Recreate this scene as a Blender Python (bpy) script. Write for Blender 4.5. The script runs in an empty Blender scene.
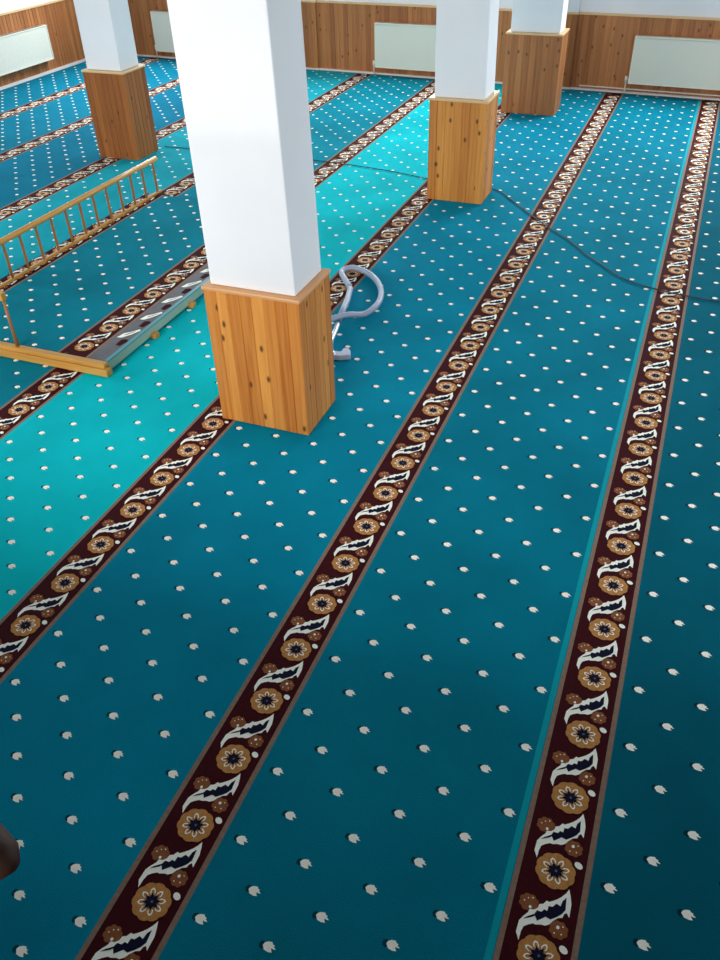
import bpy, bmesh, math, random
from mathutils import Matrix, Vector
random.seed(7)
S = 2.8                                   # eye height in metres; plan coordinates below are in eye heights
C = bpy.context.scene.collection
sc = bpy.context.scene
PI = math.pi
def lin(c):
    return tuple((x/255/12.92 if x/255 <= .04045 else ((x/255+.055)/1.055)**2.4) for x in c) + (1,)

# ------------------------------------------------------------------ materials
def newmat(name, col, rough=.7, metal=0, spec=.5):
    m = bpy.data.materials.new(name); m.use_nodes = True
    b = m.node_tree.nodes['Principled BSDF']
    b.inputs['Base Color'].default_value = lin(col); b.inputs['Roughness'].default_value = rough
    b.inputs['Metallic'].default_value = metal; b.inputs['Specular IOR Level'].default_value = spec
    return m
def N(m, t, **k):
    n = m.node_tree.nodes.new(t)
    for a, v in k.items(): setattr(n, a, v)
    return n
def lk(m, a, b): m.node_tree.links.new(a, b)
def noise_col(m, col, scale, lo, hi, detail=3, bump=0, bscale=None, coord='Object', bdist=.01):
    """multiply colour by noise between lo and hi, add a bump"""
    b = m.node_tree.nodes['Principled BSDF']
    tc = N(m, 'ShaderNodeTexCoord'); no = N(m, 'ShaderNodeTexNoise')
    no.inputs['Scale'].default_value = scale; no.inputs['Detail'].default_value = detail
    lk(m, tc.outputs[coord], no.inputs['Vector'])
    mr = N(m, 'ShaderNodeMapRange'); mr.inputs['From Min'].default_value = .3; mr.inputs['From Max'].default_value = .7
    mr.inputs['To Min'].default_value = lo; mr.inputs['To Max'].default_value = hi
    lk(m, no.outputs['Fac'], mr.inputs['Value'])
    mx = N(m, 'ShaderNodeVectorMath', operation='SCALE'); mx.inputs[0].default_value = lin(col)[:3]
    lk(m, mr.outputs['Result'], mx.inputs['Scale']); lk(m, mx.outputs[0], b.inputs['Base Color'])
    if bump:
        n2 = N(m, 'ShaderNodeTexNoise'); n2.inputs['Scale'].default_value = bscale; n2.inputs['Detail'].default_value = 2
        lk(m, tc.outputs[coord], n2.inputs['Vector'])
        bp = N(m, 'ShaderNodeBump'); bp.inputs['Strength'].default_value = bump; bp.inputs['Distance'].default_value = bdist
        lk(m, n2.outputs['Fac'], bp.inputs['Height']); lk(m, bp.outputs['Normal'], b.inputs['Normal'])
    return m
def carpet(name, col, sheen=.25):
    m = newmat(name, col, .95, 0, .04)
    b = m.node_tree.nodes['Principled BSDF']
    b.inputs['Sheen Weight'].default_value = sheen*.3; b.inputs['Sheen Roughness'].default_value = .45
    b.inputs['Sheen Tint'].default_value = lin((90, 215, 230))
    return noise_col(m, col, 1.6, .86, 1.12, 4, .35, 260)
def wood(name, dark, light, knots=True, few=.72):
    m = newmat(name, light, .42, 0, .4)
    nt = m.node_tree; b = nt.nodes['Principled BSDF']
    uv = N(m, 'ShaderNodeUVMap'); sp = N(m, 'ShaderNodeSeparateXYZ'); lk(m, uv.outputs[0], sp.inputs[0])
    fl = N(m, 'ShaderNodeMath', operation='FLOOR'); lk(m, sp.outputs['X'], fl.inputs[0])
    wn = N(m, 'ShaderNodeTexWhiteNoise', noise_dimensions='1D'); lk(m, fl.outputs[0], wn.inputs['W'])
    off = N(m, 'ShaderNodeMath', operation='MULTIPLY'); off.inputs[1].default_value = 37.0; lk(m, wn.outputs['Value'], off.inputs[0])
    ad = N(m, 'ShaderNodeMath', operation='ADD'); lk(m, sp.outputs['Y'], ad.inputs[0]); lk(m, off.outputs[0], ad.inputs[1])
    cb = N(m, 'ShaderNodeCombineXYZ'); lk(m, sp.outputs['X'], cb.inputs['X']); lk(m, ad.outputs[0], cb.inputs['Y'])
    mp = N(m, 'ShaderNodeMapping'); mp.inputs['Scale'].default_value = (3.2, 1.3, 1); lk(m, cb.outputs[0], mp.inputs['Vector'])
    gr = N(m, 'ShaderNodeTexNoise'); gr.inputs['Scale'].default_value = 1.0; gr.inputs['Detail'].default_value = 5
    gr.inputs['Distortion'].default_value = .6; lk(m, mp.outputs[0], gr.inputs['Vector'])
    mixf = N(m, 'ShaderNodeMath', operation='MULTIPLY_ADD'); mixf.inputs[1].default_value = .58; lk(m, wn.outputs['Value'], mixf.inputs[0])
    g2 = N(m, 'ShaderNodeMapRange'); g2.inputs['From Min'].default_value = .3; g2.inputs['From Max'].default_value = .72
    g2.inputs['To Max'].default_value = .5; lk(m, gr.outputs['Fac'], g2.inputs['Value']); lk(m, g2.outputs[0], mixf.inputs[2])
    mx = N(m, 'ShaderNodeMix', data_type='RGBA'); lk(m, mixf.outputs[0], mx.inputs['Factor'])
    mx.inputs['A'].default_value = lin(light); mx.inputs['B'].default_value = lin(dark)
    outc = mx.outputs['Result']
    if knots:
        m2 = N(m, 'ShaderNodeMapping'); m2.inputs['Scale'].default_value = (.62, 4.6, 1); lk(m, cb.outputs[0], m2.inputs['Vector'])
        vo = N(m, 'ShaderNodeTexVoronoi', voronoi_dimensions='2D'); vo.inputs['Scale'].default_value = 1.0; lk(m, m2.outputs[0], vo.inputs['Vector'])
        kr = N(m, 'ShaderNodeMapRange'); kr.inputs['From Min'].default_value = .05; kr.inputs['From Max'].default_value = .13
        kr.inputs['To Min'].default_value = .9; kr.inputs['To Max'].default_value = 0; lk(m, vo.outputs['Distance'], kr.inputs['Value'])
        kx = N(m, 'ShaderNodeMix', data_type='RGBA'); sx = N(m, 'ShaderNodeSeparateColor'); lk(m, vo.outputs['Color'], sx.inputs[0])
        gt = N(m, 'ShaderNodeMath', operation='GREATER_THAN'); gt.inputs[1].default_value = few; lk(m, sx.outputs[0], gt.inputs[0])
        km = N(m, 'ShaderNodeMath', operation='MULTIPLY'); lk(m, gt.outputs[0], km.inputs[0]); lk(m, kr.outputs[0], km.inputs[1]); lk(m, km.outputs[0], kx.inputs['Factor'])
        lk(m, outc, kx.inputs['A']); kx.inputs['B'].default_value = lin((84, 44, 22)); outc = kx.outputs['Result']
    lk(m, outc, b.inputs['Base Color'])
    return m
M = {}
M['white'] = noise_col(newmat('plaster', (236, 238, 242), .9, 0, .2), (236, 238, 242), 2, .97, 1.02, 2, .1, 60)
M['wood'] = wood('pine_boards', (176, 98, 34), (232, 160, 76), True, .5)
M['wood_wall_dim'] = wood('wall_pine_boards_dim', (142, 82, 44), (196, 130, 76))  # same pine, weaker light towards the walls put into the colour
M['wood_shaded'] = wood('pine_boards_shaded', (128, 70, 28), (176, 108, 50))  # same pine again, the left column's dimmer light put into the colour
M['cap'] = newmat('pale_pine_cap', (224, 186, 134), .4)
M['cap_near'] = newmat('pine_cap', (216, 158, 104), .4)
M['base'] = newmat('cream_skirting', (232, 226, 220), .5)
M['rail'] = wood('varnished_rail', (176, 118, 44), (222, 170, 86), False)
M['spindle'] = wood('spindle_wood', (140, 92, 48), (176, 122, 70), False)
M['rad'] = newmat('radiator_enamel', (228, 228, 214), .4)
M['radside'] = newmat('radiator_enamel_edge', (236, 232, 214), .35)
M['slot'] = newmat('radiator_slot', (120, 124, 124), .6)
M['cream'] = noise_col(newmat('cream_pile', (254, 252, 240), .9, 0, .1), (254, 252, 240), 90, .95, 1.02)
M['maroon'] = noise_col(newmat('maroon_pile', (60, 9, 17), .9, 0, .1), (60, 9, 17), 60, .8, 1.15)
M['ochre'] = noise_col(newmat('ochre_pile', (188, 130, 72), .9, 0, .1), (188, 130, 72), 70, .82, 1.1)
M['russet'] = noise_col(newmat('russet_pile', (140, 84, 50), .9, 0, .1), (140, 84, 50), 70, .82, 1.1)
M['navy'] = newmat('navy_pile', (16, 18, 44), .9, 0, .1)
M['fawn'] = noise_col(newmat('fawn_edge_pile', (138, 112, 96), .9, 0, .1), (138, 112, 96), 60, .85, 1.1)
M['seam'] = newmat('seam_pile', (0, 152, 166), .9, 0, .1)
M['cable'] = newmat('black_rubber', (12, 26, 44), .6)
M['hose'] = newmat('grey_hose', (150, 162, 184), .4)
M['chrome'] = newmat('bright_tube', (206, 214, 226), .25, .3)
M['nozzle'] = newmat('nozzle_plastic', (186, 194, 214), .4)
M['slate'] = noise_col(newmat('grey_edging', (92, 92, 98), .7), (92, 92, 98), 12, .85, 1.15)
M['sage'] = newmat('sage_board', (146, 172, 156), .5)
M['sageline'] = newmat('teal_board_top', (70, 140, 150), .5)
M['platform'] = newmat('underframe', (60, 56, 48), .8)
M['glass'] = newmat('window_glass', (225, 235, 245), .05)
M['concrete'] = noise_col(newmat('concrete', (150, 148, 142), .9), (150, 148, 142), 4, .9, 1.05)
M['ceiling'] = newmat('ceiling_paint', (196, 194, 190), .9)
M['darkwood'] = newmat('dark_gallery_wood', (70, 38, 22), .6)

# ------------------------------------------------------------------ mesh helpers (coordinates in eye heights, scaled here)
class MB:
    def __init__(s): s.v = []; s.f = []; s.mi = []; s.uv = []; s.mats = []
    def mat(s, m):
        if m not in s.mats: s.mats.append(m)
        return s.mats.index(m)
    def face(s, pts, m, uv=None):
        n = len(s.v); s.v += [tuple(p) for p in pts]; s.f.append(tuple(range(n, n+len(pts)))); s.mi.append(s.mat(m))
        s.uv.append(uv or [(p[0]*9, p[2]*9) for p in pts])
    def box(s, x0, x1, y0, y1, z0, z1, m, longaxis=None):
        P = [(x, y, z) for x in (x0, x1) for y in (y0, y1) for z in (z0, z1)]
        for q in ((0,1,3,2), (4,6,7,5), (0,4,5,1), (2,3,7,6), (0,2,6,4), (1,5,7,3)):
            pts = [P[i] for i in q]
            if longaxis == 'x': uv = [((p[1]+p[2])*18, p[0]*S*1.5) for p in pts]
            elif longaxis == 'y': uv = [((p[0]+p[2])*18, p[1]*S*1.5) for p in pts]
            else: uv = [((p[0]+p[1])*18, p[2]*S) for p in pts]
            s.face(pts, m, uv)
    def tube(s, path, r, m, seg=10, cap=True, ridge=0):
        P = [Vector(p) for p in path]; rings = []
        up0 = Vector((0, 0, 1)); d0 = (P[1]-P[0]).normalized()
        if abs(d0.dot(up0)) > .9: up0 = Vector((1, 0, 0))
        for i, p in enumerate(P):
            d = (P[min(i+1, len(P)-1)]-P[max(i-1, 0)]).normalized()
            a = d.cross(up0).normalized(); up0 = a.cross(d).normalized()
            rr = (r[i] if isinstance(r, (list, tuple)) else r)*(1+ridge*(1 if i % 2 else -1))
            rings.append([p+(a*math.cos(t)+up0*math.sin(t))*rr for t in [2*PI*k/seg for k in range(seg)]])
        L = 0
        for i in range(len(P)-1):
            dl = (P[i+1]-P[i]).length
            for k in range(seg):
                j = (k+1) % seg
                s.face([rings[i][k], rings[i][j], rings[i+1][j], rings[i+1][k]], m,
                       [(k/seg, L), (k/seg, L), (k/seg, (L+dl)*4), (k/seg, (L+dl)*4)])
            L += dl
        if cap:
            s.face(rings[0][::-1], m); s.face(rings[-1], m)
    def build(s, name, parent=None, loc=(0, 0, 0), smooth=False):
        me = bpy.data.meshes.new(name)
        L = Vector(loc)
        me.from_pydata([((v[0]-L.x)*S, (v[1]-L.y)*S, (v[2]-L.z)*S) for v in s.v], [], s.f)
        for m in s.mats: me.materials.append(M[m])
        ul = me.uv_layers.new(name='UVMap'); k = 0
        for i, p in enumerate(me.polygons):
            p.material_index = s.mi[i]; p.use_smooth = smooth
            for q in range(len(s.f[i])): ul.data[k].uv = s.uv[i][q]; k += 1
        if smooth:
            bm = bmesh.new(); bm.from_mesh(me); bmesh.ops.remove_doubles(bm, verts=bm.verts, dist=1e-5)
            bmesh.ops.recalc_face_normals(bm, faces=bm.faces); bm.to_mesh(me); bm.free()
        o = bpy.data.objects.new(name, me); C.objects.link(o)
        if parent is not None: o.parent = parent; o.location = (L*S) - parent.location
        else: o.location = L*S
        return o
def bevel(o, w=.004, seg=2):
    bm = bmesh.new(); bm.from_mesh(o.data); bmesh.ops.remove_doubles(bm, verts=bm.verts, dist=1e-5)
    bmesh.ops.recalc_face_normals(bm, faces=bm.faces)
    bmesh.ops.bevel(bm, geom=[e for e in bm.edges if len(e.link_faces) == 2 and e.calc_face_angle(0) > .5], offset=w, segments=seg, profile=.5, affect='EDGES')
    bm.to_mesh(o.data); bm.free(); return o
def empty(name, loc):
    o = bpy.data.objects.new(name, None); C.objects.link(o); o.location = Vector(loc)*S; o.empty_display_size = .2; return o
def tag(o, label=None, cat=None, group=None, kind=None):
    for k, v in (('label', label), ('category', cat), ('group', group), ('kind', kind)):
        if v: o[k] = v
    return o
def smooth_path(pts, n=8):
    P = [Vector(p) for p in pts]; out = []
    for i in range(len(P)-1):
        a, b, c, d = P[max(i-1, 0)], P[i], P[i+1], P[min(i+2, len(P)-1)]
        for k in range(n):
            t = k/n
            out.append(.5*((2*b)+(c-a)*t+(2*a-5*b+4*c-d)*t*t+(3*b-a-3*c+d)*t**3))
    out.append(P[-1]); return out

# ------------------------------------------------------------------ room plan
WM, WB = -.0591, 4.462                     # back wall line  y = WM*x + WB
wall_y = lambda x: WM*x + WB
XL, XR, Y0, ZC = -3.52, 1.35, -1.3, 1.35
WH = .327                                  # height of the boarding
BW = .0265                                 # board width

def ridged(mb, p0, p1, z0, z1, out, m, idx0, bw=BW, g=.0016, gw=.0022):
    """a run of tongue and groove boards from p0 to p1 (plan points), standing z0..z1, facing 'out'"""
    p0 = Vector((p0[0], p0[1])); p1 = Vector((p1[0], p1[1])); L = (p1-p0).length; n = max(1, round(L/bw)); w = L/n
    d = (p1-p0)/L; o = Vector(out)
    for i in range(n):
        a = p0+d*(i*w); b = p0+d*((i+1)*w)
        prof = [(a+o*(-g), 0), (a+d*gw, gw/w), (b-d*gw, 1-gw/w), (b+o*(-g), 1)]
        if i == 0: prof[0] = (a, 0)
        if i == n-1: prof[-1] = (b, 1)
        for (q, u), (r, v) in zip(prof, prof[1:]):
            U = idx0+i+min(u, .999); V_ = idx0+i+min(v, .999)
            mb.face([(q.x, q.y, z0), (r.x, r.y, z0), (r.x, r.y, z1), (q.x, q.y, z1)], m,
                    [(U, z0*S), (V_, z0*S), (V_, z1*S), (U, z1*S)])
    return n

def struct(o): o['kind'] = 'structure'; return o
# floor and ceiling
b = MB(); b.box(XL-.06, XR+.06, Y0-.06, wall_y(XL)+.08, -.05, -.005, 'concrete'); struct(b.build('floor'))
b = MB(); b.box(XL-.06, XR+.06, Y0-.06, wall_y(XL)+.08, ZC, ZC+.05, 'ceiling'); struct(b.build('ceiling'))

# windows: openings in the walls, above the radiators, plus right-wall ones added for fill light
WZ0, WZ1 = .5, 1.15
def wall_with_openings(name, a, b_, out, openings, thick=.06):
    """a,b_ plan end points, out = unit normal into the room, openings = (s0,s1) along the wall"""
    a = Vector(a); b_ = Vector(b_); L = (b_-a).length; d = (b_-a)/L; o = Vector(out)
    mb = MB()
    def blk(s0, s1, z0, z1):
        q = [a+d*s0, a+d*s1, a+d*s1-o*thick, a+d*s0-o*thick]
        lo = [(p.x, p.y, z0) for p in q]; hi = [(p.x, p.y, z1) for p in q]
        mb.face(lo[::-1], 'white'); mb.face(hi, 'white')
        for i in range(4):
            j = (i+1) % 4; mb.face([lo[i], lo[j], hi[j], hi[i]], 'white')
    s = 0
    for (s0, s1) in openings:
        blk(s, s0, -.005, ZC); blk(s0, s1, -.005, WZ0); blk(s0, s1, WZ1, ZC); s = s1
    blk(s, L, -.005, ZC)
    w = struct(mb.build(name)); 
    bm = bmesh.new(); bm.from_mesh(w.data); bmesh.ops.recalc_face_normals(bm, faces=bm.faces); bm.to_mesh(w.data); bm.free()
    return w, a, d, o, L
wn = [0]
def window(a, d, o, s0, s1, thick=.06):
    wn[0] += 1
    m = MB()
    def bar(u0, u1, z0, z1, dep0=.03, dep1=.045, mat='base'):
        q = [a+d*u0-o*dep0, a+d*u1-o*dep0, a+d*u1-o*dep1, a+d*u0-o*dep1]
        lo = [(p.x, p.y, z0) for p in q]; hi = [(p.x, p.y, z1) for p in q]
        m.face(lo[::-1], mat); m.face(hi, mat)
        for i in range(4):
            j = (i+1) % 4; m.face([lo[i], lo[j], hi[j], hi[i]], mat)
    f = .02; mid = (s0+s1)/2
    bar(s0, s0+f, WZ0, WZ1); bar(s1-f, s1, WZ0, WZ1); bar(s0+f, s1-f, WZ0, WZ0+f); bar(s0+f, s1-f, WZ1-f, WZ1)
    bar(mid-f/2, mid+f/2, WZ0+f, WZ1-f)
    w = struct(m.build('window_%d' % wn[0]))
    return w
wb, a, d, o, L = wall_with_openings('wall_back', (XL, wall_y(XL)), (XR, wall_y(XR)), Vector((WM, -1)).normalized(), [(.35, 1.0), (1.8, 2.5), (3.15, 3.95)])
for q in [(.35, 1.0), (1.8, 2.5), (3.15, 3.95)]: window(a, d, o, *q)
back = (a, d, o)
wl, a, d, o, L = wall_with_openings('wall_left', (XL, Y0), (XL, wall_y(XL)), (1, 0), [(.9, 1.7), (2.4, 3.2), (4.5, 5.2)])
for q in [(.9, 1.7), (2.4, 3.2), (4.5, 5.2)]: window(a, d, o, *q)
left = (a, d, o)
wr, a, d, o, L = wall_with_openings('wall_right', (XR, Y0), (XR, wall_y(XR)), (-1, 0), [(2.3, 3.1), (3.6, 4.4)])  # right-wall windows are added, to brighten the columns' right faces
for q in [(2.3, 3.1), (3.6, 4.4)]: window(a, d, o, *q)
right = (a, d, o)
b = MB(); b.box(XR-.012, XR, Y0+.01, wall_y(XR)-.02, 0, WH, 'wood_wall_dim'); b.build('boarding', wr)

# boarding on the walls, with shallow pilasters in line with the column rows
n_back = Vector((WM, -1)).normalized()
def back_pt(x, off): return (x+n_back.x*off, wall_y(x)+n_back.y*off)
b = MB(); cap = MB(); sk = MB()
runs = [(XL+.012, -2.28, .012), (-2.28, -2.045, .024), (-2.045, -.86, .012), (-.86, -.648, .024), (-.648, XR-.002, .012)]
idx = 0; prev = None
for x0, x1, off in runs:
    p, q = back_pt(x0, off), back_pt(x1, off)
    if prev is not None and prev != off:
        pp = back_pt(x0, prev); b.face([(pp[0], pp[1], 0), (p[0], p[1], 0), (p[0], p[1], WH), (pp[0], pp[1], WH)], 'wood_wall_dim')
        idx += 2
    idx += ridged(b, p, q, 0.0, WH, n_back, 'wood_wall_dim', idx)
    prev = off
    for mb, z0, z1, ex, mt in ((cap, WH, WH+.008, .006, 'cap'), (sk, .001, .009, .007, 'base')):
        e0 = -.006 if off > .02 else 0
        if mt == 'base': ex = .008 if off > .02 else .014
        P4 = [back_pt(x0+e0, 0), back_pt(x1-e0, 0), back_pt(x1-e0, off+ex), back_pt(x0+e0, off+ex)]
        lo = [(u, v, z0) for u, v in P4]; hi = [(u, v, z1) for u, v in P4]
        mb.face(lo, mt); mb.face(hi[::-1], mt)
        for i in range(4):
            j = (i+1) % 4; mb.face([lo[i], lo[j], hi[j], hi[i]], mt)
b.build('boarding', wb); cap.build('boarding_cap', wb); struct(sk.build('baseboard_back'))
pil = MB()
for x0, x1, off in runs[1::2]:
    P4 = [back_pt(x0, 0), back_pt(x1, 0), back_pt(x1, .02), back_pt(x0, .02)]
    for i in range(4):
        j = (i+1) % 4; pil.face([(*P4[i], WH+.008), (*P4[j], WH+.008), (*P4[j], ZC), (*P4[i], ZC)], 'white')
pil.build('pilaster', wb)
b = MB(); ridged(b, (XL+.012, Y0+.01), (XL+.012, wall_y(XL)-.02), 0, WH, (1, 0), 'wood_wall_dim', 300); b.build('boarding', wl)
b = MB(); b.box(XL, XL+.018, Y0+.01, wall_y(XL)-.02, WH, WH+.008, 'cap'); b.build('boarding_cap', wl)
b = MB(); b.box(XL+.013, XL+.02, Y0+.01, wall_y(XL)-.022, .001, .015, 'base'); struct(b.build('baseboard_left'))

# ------------------------------------------------------------------ carpets
PIT = .1036; DX = .0442
LEAF = [(-24.7, 8.8), (-29.5, 17.3), (-28.9, 31), (-25, 38), (-21.1, 43.4), (-20, 48), (-15, 49), (-11.4, 52.5), (-10.5, 57.5), (-6, 59.5), (-3, 64.5), (0, 64), (4.3, 67), (9, 71), (13.1, 75.4), (17, 81), (19.7, 87.1),
        (22.5, 80), (25.2, 70.1), (25.4, 53.9), (21.5, 58.3), (19.1, 56), (18, 51.2), (13, 49), (8.1, 43.4), (5, 38.5), (.6, 35.3), (-4, 35), (-10.1, 32.7), (-13, 33), (-18.5, 29.5), (-22.5, 26), (-24.2, 19.4)]
LEAFD = [(-21.8, 35), (-13.6, 40.5), (-11, 43), (-8.9, 39.5), (-1.4, 46.7), (3, 46.5), (9, 51.8), (13, 56), (16.4, 61.4), (16.9, 72.6), (13.5, 68), (11.8, 62.4), (8, 63), (4.5, 58.4), (1, 57.5), (-.1, 52.5), (-3, 52.5), (-5.2, 49.3), (-9.5, 48.5), (-11.5, 44.4), (-18, 39.1)]
LEAFD = [(-1+((u+1)+(v-51))*.5*1.12+((u+1)-(v-51))*.5*1.5, 51+((u+1)+(v-51))*.5*1.12-((u+1)-(v-51))*.5*1.5) for u, v in LEAFD]
def scallop(cx, cy, rx, ry, n, depth, ph=0, sub=4):
    out = []
    for k in range(n*sub):
        t = 2*PI*k/(n*sub); r = 1-depth*(1-abs(math.sin(n*t/2)))
        out.append((cx+rx*r*math.cos(t+ph), cy+ry*r*math.sin(t+ph)))
    return out
def petal(cx, cy, ang, r0, r1, w):
    ca, sa = math.cos(ang), math.sin(ang)
    P = [(r0, 0), ((r0+r1)*.45, w), ((r0+r1)*.62, w*.75), (r1, 0), ((r0+r1)*.62, -w*.75), ((r0+r1)*.45, -w)]
    return [(cx+u*ca-v*sa, cy+(u*sa+v*ca)*.94) for u, v in P]
def motif(mb, fx, fy, z, ylo, yhi, det=True):
    LZ = .00014
    def add(pts, m, lay):
        P = [(fx+u/1000, fy+v/1000) for u, v in pts]
        if min(p[1] for p in P) < ylo or max(p[1] for p in P) > yhi: return
        mb.face([(p[0], p[1], z+LZ*lay) for p in P], m)
    sh = 0
    add(scallop(-22.5, 55.5, 12, 11, 8, .14, sub=3), 'russet', 1)
    add(scallop(16.2, 36, 11.5, 11, 8, .14, sub=3), 'russet', 1)
    add(LEAF, 'cream', 2); add(LEAFD, 'navy', 3)
    add(scallop(0, 0, 24.6, 23.2, 10, .07), 'ochre', 4)
    if det:
        for k in range(8):
            an = PI/8+k*PI/4
            add(petal(0, 0, an, 7, 17.8, 3.6), 'cream', 5)
            add(petal(0, 0, an, 8, 15.2, 2.1), 'ochre', 6)
        add([((11.5 if k % 2 else 6.8)*math.cos(PI/8+k*PI/8-PI/8), (10.8 if k % 2 else 6.4)*math.sin(PI/8+k*PI/8-PI/8)) for k in range(16)], 'navy', 7)
        add(scallop(.5, 0, 1.7, 1.7, 6, 0, sub=1), 'slate', 8)
        for (px, py, r) in ((14.9, 38.5, 2.1), (-20, 50.5, 1.9), (-28, 56, .9), (-19, 62, .9), (-24, 60, .8), (20, 32, .9), (12, 31, .9), (20.5, 41, .8)):
            add(scallop(px, py, r, r*1.1, 6, 0, sub=1), 'cream', 4)
    else:
        add(scallop(0, 0, 18, 17, 8, .3, sub=2), 'cream', 5)
        add(scallop(0, 0, 10, 9.5, 8, .2, sub=2), 'navy', 6)
    add([(25.3+5*math.cos(t)-1.2*math.sin(t), 16.2+4.4*math.sin(t)) for t in [2*PI*k/10 for k in range(10)]], 'cream', 4)
DOT = [(-5.9, -.1), (-4.6, 3), (-1.4, 5.2), (3.1, 6.1), (4.6, 4.2), (7.4, 3.5), (6.6, 2), (10.2, -.1), (7.9, -.6), (4.6, -.2), (5.6, -2.4), (7.1, -4.4), (2.7, -5.3), (-2.6, -4.5)]
def band_mesh(xc, y0, y1f, ph, z=0.0, lim=-.0475, thick=.004):
    """border strip: fawn edges, maroon ground, motifs every PIT; y1f(x) gives the far end"""
    mb = MB()
    def strip(u0, u1, m, dz):
        mb.face([(xc+u0, y0, z+dz), (xc+u1, y0, z+dz), (xc+u1, y1f(xc+u1), z+dz), (xc+u0, y1f(xc+u0), z+dz)], m)
    if lim < -.041: strip(-.0475, -.0408, 'fawn', 0)
    strip(max(lim, -.0408), .0348, 'maroon', 0); strip(.0348, .0418, 'fawn', 0)
    for u in (lim, .0418):
        mb.face([(xc+u, y0, z-thick), (xc+u, y1f(xc+u), z-thick), (xc+u, y1f(xc+u), z), (xc+u, y0, z)], 'fawn')
    mb.face([(xc+lim, y0, z-thick), (xc+.0418, y0, z-thick), (xc+.0418, y0, z), (xc+lim, y0, z)], 'fawn')
    k0 = math.floor((y0-ph)/PIT)-1; yy = ph+k0*PIT; end = y1f(xc)-.001
    while yy < end:
        motif(mb, xc, yy, z, y0, end, det=(yy < 2.7)); yy += PIT
    return mb
def field_mesh(x0, x1, y0, y1f, mat, dx0, dy0, ncol, z=0.0, seam=False, thick=.004):
    """dx0,dy0 one fleck of the lattice; flecks in ncol columns starting at the given left-most column"""
    mb = MB(); n = 6
    mb.face([(x0, y0, z), (x1, y0, z), (x1, y1f(x1), z), (x0, y1f(x0), z)], mat)
    mb.face([(x0, y0, z-thick), (x1, y0, z-thick), (x1, y0, z), (x0, y0, z)], mat)
    if seam: mb.face([(x1-.0095, y0, z+.0002), (x1-.0010, y0, z+.0002), (x1-.0010, y1f(x1), z+.0002), (x1-.0095, y1f(x1), z+.0002)], 'seam')
    for i in range(ncol):
        x = dx0+i*DX; y = dy0+(PIT/2 if i % 2 else 0)
        y -= math.floor((y-y0)/PIT)*PIT
        while y < y1f(x)-.012:
            if y > y0+.008:
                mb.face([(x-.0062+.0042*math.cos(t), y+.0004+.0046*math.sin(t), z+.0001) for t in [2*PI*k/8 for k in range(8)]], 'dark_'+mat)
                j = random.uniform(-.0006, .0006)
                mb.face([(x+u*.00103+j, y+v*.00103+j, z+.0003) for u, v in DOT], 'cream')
            y += PIT
    return mb
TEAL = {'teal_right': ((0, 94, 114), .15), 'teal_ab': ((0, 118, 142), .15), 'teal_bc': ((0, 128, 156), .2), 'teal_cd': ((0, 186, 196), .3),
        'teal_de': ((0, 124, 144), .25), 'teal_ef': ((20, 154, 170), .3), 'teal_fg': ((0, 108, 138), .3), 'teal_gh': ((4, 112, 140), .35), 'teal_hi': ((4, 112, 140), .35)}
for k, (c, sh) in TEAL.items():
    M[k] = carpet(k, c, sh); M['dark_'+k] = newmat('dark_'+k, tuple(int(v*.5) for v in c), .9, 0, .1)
bands = {'A': (.022, .539), 'B': (-.4235, .332), 'C': (-.862, .640), 'D': (-1.3095, 1.166), 'E': (-1.757, 1.30), 'F': (-2.212, 1.25), 'G': (-2.672, 1.22), 'H': (-3.125, 1.2)}
yend = lambda x: wall_y(x)-.034
yst = -.25
order = 'HGFEDCBA'
rows = [  # left band, right band or limit, material, fleck, columns, label
    ('A', .62, 'teal_right', (.0858, .8+PIT/2), 12, 'dark teal carpet row at the right edge with its flowered border nearest the right side'),
    ('B', 'A', 'teal_ab', (-.359, 1.216+PIT/2), 8, 'teal carpet row with a pale seam line, ending at the rightmost radiator'),
    ('C', 'B', 'teal_bc', (-.801, 1.059), 8, 'blue-teal carpet row on which the nearest and the middle-distance columns stand'),
    ('D', 'C', 'teal_cd', (-1.245, 1.056), 8, 'brightest turquoise carpet row, left of the large near column'),
    ('E', 'D', 'teal_de', (-1.692, 1.09), 8, 'teal carpet row running beneath the low railed platform'),
    ('F', 'E', 'teal_ef', (-2.15, 1.10), 8, 'light teal carpet row passing behind the wooden balustrade'),
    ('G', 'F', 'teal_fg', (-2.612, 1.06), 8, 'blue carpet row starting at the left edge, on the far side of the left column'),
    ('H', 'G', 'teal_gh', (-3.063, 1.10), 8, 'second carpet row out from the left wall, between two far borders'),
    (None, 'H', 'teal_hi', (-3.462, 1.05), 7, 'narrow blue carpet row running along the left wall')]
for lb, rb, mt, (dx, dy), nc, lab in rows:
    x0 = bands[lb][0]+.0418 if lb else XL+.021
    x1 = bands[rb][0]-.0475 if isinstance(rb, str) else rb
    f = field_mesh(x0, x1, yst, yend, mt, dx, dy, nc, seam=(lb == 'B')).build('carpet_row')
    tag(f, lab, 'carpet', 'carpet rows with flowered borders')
    if lb:
        g = band_mesh(bands[lb][0], yst, yend, bands[lb][1]).build('flowered_border', f)

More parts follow.
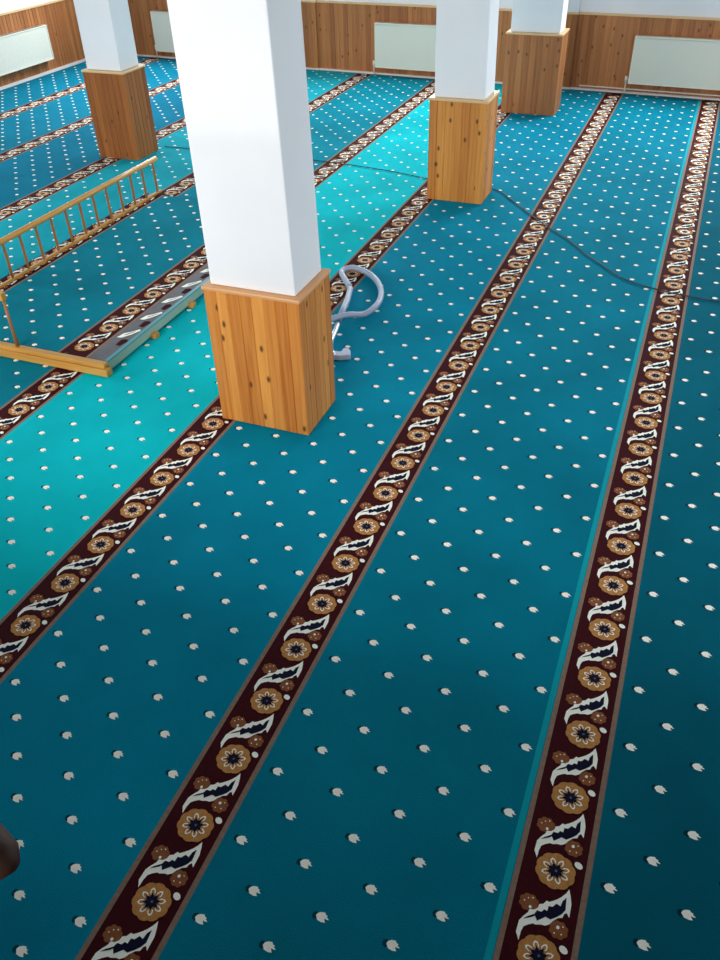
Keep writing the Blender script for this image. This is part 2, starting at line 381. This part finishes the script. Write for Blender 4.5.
# ------------------------------------------------------------------ columns
def column(x0, x1, y0, y1, h, label, wm, cm, inset=.016, idx=0, lean=0):
    t = empty('column', ((x0+x1)/2, (y0+y1)/2, 0)); tag(t, label, 'column', 'boarded white columns')
    b = MB()
    n = 0
    for p, q, o_ in (((x0, y0), (x1, y0), (0, -1)), ((x1, y0), (x1, y1), (1, 0)), ((x1, y1), (x0, y1), (0, 1)), ((x0, y1), (x0, y0), (-1, 0))):
        n += ridged(b, p, q, .001, h-.008, o_, wm, idx+n)
    b.face([(x0, y0, h-.008), (x1, y0, h-.008), (x1, y1, h-.008), (x0, y1, h-.012)], wm)
    b.build('board_cladding', t)
    c = MB(); e = .0035
    c.box(x0-e, x1+e, y0-e, y1+e, h-.008, h, cm, 'x'); bevel(c.build('cap_moulding', t), .006, 2)
    s = MB(); s.box(x0+inset, x1-inset, y0+inset, y1-inset, h, ZC-.001, 'white'); s.v = [(v[0]-(lean+(lean*.8 if v[0] > (x0+x1)/2 else 0) if v[2] > .9 else 0), v[1], v[2]) for v in s.v]; bevel(s.build('shaft', t), .01, 2)
    return t
column(-.853, -.645, 1.290, 1.440, .314, 'large white square column with orange pine boarding, nearest to the camera', 'wood', 'cap_near', .011, 0, .012)
column(-.846, -.651, 2.762, 2.910, .332, 'white column with boarded base in the middle distance, the power cable passing behind it', 'wood', 'cap', .012, 50, .010)
column(-2.278, -2.092, 2.842, 2.990, .326, 'white column with brown boarded base at the far end of the balustrade', 'wood_shaded', 'cap', .014, 90)
column(-.872, -.628, 3.960, 4.110, .328, 'farthest white column with boarded base, in front of the back wall', 'wood_wall_dim', 'cap', .014, 130)

# ------------------------------------------------------------------ radiators
def radiator(p, d, n, L, z0, z1, label):
    """p plan point of left end on the wall, d along, n out"""
    p = Vector(p); d = Vector(d).normalized(); n = Vector(n).normalized()
    t = empty('radiator', (p.x+d.x*L/2+n.x*.03, p.y+d.y*L/2+n.y*.03, z0)); tag(t, label, 'radiator', 'panel radiators along the walls')
    def blk(mb, s0, s1, a, b_, q0, q1, m):
        c = [p+d*s0+n*a, p+d*s1+n*a, p+d*s1+n*b_, p+d*s0+n*b_]
        lo = [(v.x, v.y, q0) for v in c]; hi = [(v.x, v.y, q1) for v in c]
        mb.face(lo[::-1], m); mb.face(hi, m)
        for i in range(4):
            j = (i+1) % 4; mb.face([lo[i], lo[j], hi[j], hi[i]], m)
    e = .007
    b = MB(); blk(b, e, L-e, .046, .050, z0+.003, z1-.008, 'rad')
    k = e+.012
    while k < L-e-.012:       # shallow vertical flutes pressed in the front
        blk(b, k, k+.006,   .050, .0503, z0+.02, z1-.022, 'rad'); k += .013
    b.build('front_panel', t)
    b = MB(); blk(b, e, L-e, .020, .024, z0+.003, z1-.008, 'rad'); b.build('rear_panel', t)
    for s0 in (0, L-e):
        b = MB(); blk(b, s0, s0+e, .018, .052, z0, z1, 'radside'); bevel(b.build('side_cover', t), .003, 2)
    b = MB(); blk(b, e, L-e, .018, .052, z1-.006, z1, 'radside')
    k = e+.004
    while k < L-e-.01:
        blk(b, k, k+.004, .024, .046, z1, z1+.0006, 'slot'); k += .009
    b.build('top_grille', t)
    b = MB(); blk(b, e, L-e, .046, .0515, z0, z0+.006, 'radside'); b.build('bottom_rim', t)
    for s in (.04, L-.05):
        b = MB(); blk(b, s, s+.01, .013, .020, z0+.03, z1-.04, 'slot'); b.build('bracket', t)
    b = MB(); q = p+d*(-.012)+n*.034
    b.tube([(q.x, q.y, .004), (q.x, q.y, z0+.012), (q.x+d.x*.014, q.y+d.y*.014, z0+.016)], .0035, 'radside', 8); b.build('pipe', t, smooth=True)
    b = MB(); b.tube([(q.x, q.y, z0+.004), (q.x, q.y, z0+.03)], .007, 'radside', 10); b.build('valve', t, smooth=True)
    return t
db = Vector((1, WM)).normalized()
radiator(back_pt(-.366, 0), db, n_back, .62, .050, .254, 'long cream-white panel radiator on the back wall at the right edge')
radiator(back_pt(-1.69, 0), db, n_back, .52, .040, .252, 'pale panel radiator on the back wall between the near and middle columns')
radiator(back_pt(-3.11, 0), db, n_back, .60, .040, .248, 'panel radiator on the back wall, mostly hidden behind the near column')
radiator((XL, 3.45), (0, 1), (1, 0), .66, .073, .243, 'white panel radiator on the left wall')
b = MB(); P0 = back_pt(-.60, .0215); P1 = back_pt(XR-.05, .0215)
b.tube([(P0[0], P0[1], .0205), (P1[0], P1[1], .0205)], .0035, 'radside', 8)
tag(b.build('heating_pipe', smooth=True), 'thin cream heating pipe running along the foot of the back wall under the right radiator', 'pipe')

# ------------------------------------------------------------------ low railed platform
PX0, PX1, PY0, PY1, PZ = -1.794, -1.207, 1.372, 2.45, .027
t = empty('platform', ((PX0+PX1)/2, (PY0+PY1)/2, 0)); tag(t, 'low raised platform edged with a pine bar and grey-green board at the left', 'platform')
b = MB(); b.box(PX0, PX1-.006, PY0+.004, PY1, PZ-.014, PZ-.004, 'platform'); b.build('deck', t)
b = MB()
b.box(-2.3, -1.197, PY0-.022, PY0, .0015, .020, 'rail', 'x'); b.box(-2.3, -1.206, PY0-.016, PY0+.003, .020, .031, 'rail', 'x')
bevel(b.build('front_bar', t), .006, 2)
b = MB(); b.box(PX1-.008, PX1, PY0+.003, PY1, .007, .030, 'sage', 'y'); bevel(b.build('side_board', t), .003, 2)
b = MB(); b.box(PX1-.009, PX1+.001, PY0+.003, PY1, .030, .033, 'sageline', 'y'); b.build('side_board_lip', t)
for yy in (1.564, 1.75, 1.9, 2.05, 2.3):
    b = MB(); b.box(PX1-.014, PX1+.014, yy-.009, yy+.009, .001, .014, 'rail'); bevel(b.build('foot', t), .004, 2)
for yy in (1.5, 1.95, 2.3):
    b = MB(); b.box(PX0+.01, PX0+.035, yy-.012, yy+.012, .001, .013, 'spindle'); b.build('foot', t)
flat = lambda x: PY1-.004
M['teal_pl'] = carpet('teal_pl', (0, 116, 136), .25); M['dark_teal_pl'] = newmat('dark_teal_pl', (4, 34, 48), .9)
pf = field_mesh(-1.762+.0418, -1.3125-.0475, PY0+.004, flat, 'teal_pl', -1.705, 1.702, 8, z=PZ, thick=.0035).build('platform_carpet')
tag(pf, 'teal flecked carpet piece laid over the low platform between its balustrade and flowered border', 'carpet')
band_mesh(-1.762, PY0+.004, flat, 1.40, z=PZ, lim=-.0318, thick=.0035).build('flowered_border', pf)
band_mesh(-1.3125, PY0+.004, flat, 1.424, z=PZ, thick=.0035).build('flowered_border', pf)
b = MB()                                      # cut border strip beside the board: grey with broken white and maroon pieces
b.face([(-1.2707, PY0+.004, PZ), (PX1-.009, PY0+.004, PZ), (PX1-.009, PY1-.004, PZ), (-1.2707, PY1-.004, PZ)], 'slate')
y = 1.36
while y < PY1-.11:
    if y > PY0+.01:
        b.face([(-1.2440, y-.006, PZ+.0002), (-1.2300, y-.008, PZ+.0002), (-1.2240, y+.020, PZ+.0002), (-1.2340, y+.028, PZ+.0002), (-1.2450, y+.022, PZ+.0002)], 'maroon')
        b.face([(-1.2634, y+.028, PZ+.0003), (-1.2506, y+.030, PZ+.0003), (-1.2362, y+.052, PZ+.0003), (-1.2250, y+.078, PZ+.0003), (-1.2314, y+.084, PZ+.0003), (-1.2442, y+.066, PZ+.0003), (-1.2586, y+.052, PZ+.0003)], 'cream')
        b.face([(-1.2530, y+.044, PZ+.0005), (-1.2474, y+.046, PZ+.0005), (-1.2338, y+.070, PZ+.0005), (-1.2378, y+.068, PZ+.0005)], 'slate')
    y += PIT
b.build('edging_strip', pf)

RX = -1.750
t = empty('balustrade', (RX, 1.9, PZ+.001)); tag(t, 'thin wooden balustrade with slim spindles along the left side of the low platform', 'railing')
ry0, ry1 = 1.40, 2.475
b = MB(); b.tube([(RX, y, .143) for y in (ry0, 1.6, 1.8, 2.0, 2.2, ry1)], .0085, 'rail', 12); b.build('top_rail', t, smooth=True)
b = MB(); b.box(RX-.004, RX+.004, ry0, ry1, PZ+.001, PZ+.009, 'rail', 'y'); bevel(b.build('bottom_rail', t), .003, 2)
y = ry0+.01
while y < ry1-.01:
    b = MB(); b.tube([(RX, y, PZ+.007), (RX, y, .05), (RX, y, .06), (RX, y, .09), (RX, y, .115), (RX, y, .125), (RX, y, .140)], [.0036, .0036, .0046, .0038, .0046, .0036, .0036], 'spindle', 8)
    b.build('spindle', t, smooth=True); y += .0695
# front handrail with its post standing on the pine bar
t = empty('handrail', (-1.468, PY0-.006, .031)); tag(t, 'short wooden handrail with a slim post on the pine bar, at the left edge', 'railing')
b = MB(); b.tube([(-1.468, PY0-.006, .0315), (-1.468, PY0-.006, .07), (-1.468, PY0-.006, .155)], [.005, .0038, .0038], 'spindle', 8); b.build('post', t, smooth=True)
b = MB(); b.box(-1.95, -1.462, PY0-.014, PY0+.002, .155, .175, 'rail', 'x'); bevel(b.build('rail', t), .006, 2)
b = MB(); b.tube([(-1.94, PY0-.006, .0315), (-1.94, PY0-.006, .155)], .0045, 'spindle', 8); b.build('post', t, smooth=True)

# ------------------------------------------------------------------ cable and vacuum hose
cz = .0032
b = MB(); b.tube(smooth_path([(-2.086, 3.035, cz), (-2.053, 3.035, cz), (-1.75, 3.05, cz), (-1.401, 3.044, cz), (-1.1, 3.01, cz), (-.918, 2.964, cz), (-.78, 2.93, cz), (-.64, 2.918, cz), (-.56, 2.83, cz), (-.471, 2.715, cz), (-.385, 2.61, cz),
                              (-.305, 2.524, cz), (-.245, 2.44, cz), (-.192, 2.377, cz), (-.11, 2.29, cz), (-.025, 2.254, cz), (.06, 2.235, cz), (.146, 2.225, cz), (.30, 2.21, cz), (.5, 2.25, cz)]), .0017, 'cable', 8)
tag(b.build('power_cable', smooth=True), 'long black power cable snaking across the carpets from the left column to the right edge', 'cable')
HP0 = {'hose': [(-0.8121, 1.7216, 0.0105), (-0.7947, 1.7589, 0.022), (-0.7609, 1.8014, 0.022), (-0.7325, 1.8375, 0.0105), (-0.7195, 1.8688, 0.0105), (-0.7167, 1.9172, 0.0105), (-0.731, 1.978, 0.0105), (-0.7617, 2.0363, 0.0105), (-0.7982, 2.0777, 0.0105), (-0.8348, 2.1024, 0.0105), (-0.8686, 2.1081, 0.0105), (-0.8876, 2.0916, 0.0105), (-0.884, 2.0632, 0.0105), (-0.8559, 2.0229, 0.0105), (-0.8277, 1.9841, 0.0105)], 'wand': [(-0.8227, 1.9755, 0.0105), (-0.8039, 1.9083, 0.0105), (-0.7936, 1.8557, 0.0105), (-0.7808, 1.791, 0.0105)], 'neck': [(-0.7735, 1.765, 0.012), (-0.7644, 1.7246, 0.012), (-0.7554, 1.6785, 0.012), (-0.7394, 1.6365, 0.012), (-0.7176, 1.6045, 0.0135)], 'nozzle': [(-0.7313, 1.608, 0), (-0.6828, 1.6272, 0)]}
t = empty('vacuum_hose', (-.6, 1.6, .008)); tag(t, 'grey vacuum cleaner hose and wand looped on the carpet behind the nearest column', 'vacuum cleaner hose')
def dense(path, step):
    P = smooth_path(path, 12); out = [P[0]]; acc = 0
    for i in range(1, len(P)):
        if (P[i]-out[-1]).length >= step: out.append(P[i])
    return out
HP = HP0
b = MB(); b.tube(dense(HP['hose'], .0035), .0078, 'hose', 10, ridge=.09); b.build('hose', t, smooth=True)
b = MB(); b.tube(HP['wand'], .0082, 'hose', 12); b.build('wand', t, smooth=True)
b = MB(); b.tube(smooth_path(HP['neck'], 6), .0066, 'chrome', 12); o = b.build('neck_tube', t, smooth=True); o['label'] = 'bright metal neck tube'
b = MB(); nz = HP['nozzle']; p, q = Vector(nz[0]), Vector(nz[1]); dd = (q-p).normalized(); nn = Vector((-dd.y, dd.x, 0))
prof = [(0, -.008), (.0, .012), (.3, .014), (.42, .010), (.58, .010), (.68, .026), (.9, .026), (1, .012), (1, -.010), (.5, -.013)]
Lz = (q-p).length
for z0 in (.002, .016): b.face([tuple(p+dd*(u*Lz)+nn*v+Vector((0, 0, z0))) for u, v in (prof if z0 < .01 else prof[::-1])], 'nozzle')
for i in range(len(prof)):
    (u, v), (u2, v2) = prof[i], prof[(i+1) % len(prof)]
    A_, B_ = p+dd*(u*Lz)+nn*v, p+dd*(u2*Lz)+nn*v2
    b.face([(A_.x, A_.y, .002), (B_.x, B_.y, .002), (B_.x, B_.y, .016), (A_.x, A_.y, .016)], 'nozzle')
bevel(b.build('nozzle', t), .006, 2)

# ------------------------------------------------------------------ gallery the picture is taken from
b = MB(); b.box(XL, XR, Y0-.04, .085, .385, .435, 'darkwood'); struct(b.build('gallery_shade_slab_1'))  # unseen gallery slab, height and edge shaped to shade the near floor
t = empty('gallery_handrail', (-.5, .062, .436)); tag(t, 'dark brown end of a gallery handrail poking in at the lower left edge', 'railing')
b = MB(); b.tube([(x, .062, .80) for x in (-1.2, -.6, -.144, -.132, -.125, -.122)], [.0085, .0085, .0085, .0075, .005, .002], 'darkwood', 14); b.build('rail', t, smooth=True)
for x in (-.35, -.7, -1.1):
    b = MB(); b.tube([(x, .062, .436), (x, .062, .50), (x, .062, .65), (x, .062, .74), (x, .062, .795)], [.006, .009, .005, .009, .006], 'darkwood', 12); b.build('baluster', t, smooth=True)

# ------------------------------------------------------------------ light
def area(name, loc, target, sx, sy, power, col=(1, 1, 1), spread=180):
    l = bpy.data.lights.new(name, 'AREA'); l.spread = math.radians(spread); l.shape = 'RECTANGLE'; l.size = sx*S; l.size_y = sy*S; l.energy = power; l.color = col
    o = bpy.data.objects.new(name, l); C.objects.link(o); o.location = Vector(loc)*S
    dv = (Vector(target)-Vector(loc)); o.rotation_euler = dv.to_track_quat('-Z', 'Y').to_euler(); return o
day = (.90, .96, 1.0)
zc = (WZ0+WZ1)/2
for s0, s1 in [(.35, 1.0), (1.8, 2.5), (3.15, 3.95)]:
    c = back[0]+back[1]*((s0+s1)/2)-back[2]*.02; n = back[2]
    area('window_daylight', (c.x, c.y, zc), (c.x+n.x, c.y+n.y, zc-.62), s1-s0-.05, WZ1-WZ0-.05, 105 if 1.7 < s0 < 2 else 150, day, 125)
for s0, s1, pw in [(2.4, 3.2, 130), (4.5, 5.2, 50)]:
    c = left[0]+left[1]*((s0+s1)/2)-left[2]*.02; n = left[2]
    area('window_daylight', (c.x, c.y, zc), (c.x+n.x, c.y+n.y, zc-.5), s1-s0-.05, WZ1-WZ0-.05, pw, day, 130)
for s0, s1, pw in [(2.3, 3.1, 62), (3.6, 4.4, 55)]:  # added fill from the right for column sides and the middle floor
    c = right[0]+right[1]*((s0+s1)/2)-right[2]*.02; n = right[2]
    area('window_daylight', (c.x, c.y, zc), (c.x+n.x, c.y+n.y+.15, zc-.35), s1-s0-.05, WZ1-WZ0-.05, pw, day, 120)
area('gallery_window_daylight', (-1.3, Y0+.05, 1.16), (-1.1, 2.4, .3), 2.0, .3, 150, (1, .99, .97), 75)
w = bpy.data.worlds.new('World'); sc.world = w; w.use_nodes = True
w.node_tree.nodes['Background'].inputs[0].default_value = (.80, .90, 1, 1); w.node_tree.nodes['Background'].inputs[1].default_value = .15

# ------------------------------------------------------------------ camera
cam = bpy.data.cameras.new('camera'); co = bpy.data.objects.new('camera', cam); C.objects.link(co)
yaw, tilt, roll = .3893, .9075, -.0300
R = Matrix.Rotation(yaw, 4, 'Z') @ Matrix.Rotation(tilt, 4, 'X') @ Matrix.Rotation(roll, 4, 'Z')
co.matrix_world = Matrix.Translation((0, 0, S)) @ R
cam.sensor_width = 36; cam.sensor_fit = 'AUTO'; cam.lens = 818.0/960*36; cam.clip_start = .02; cam.clip_end = 100
sc.camera = co
vs = sc.view_settings; vs.view_transform = 'Standard'; vs.look = 'None'; vs.gamma = 1; vs.use_curve_mapping = False; vs.exposure = -.12
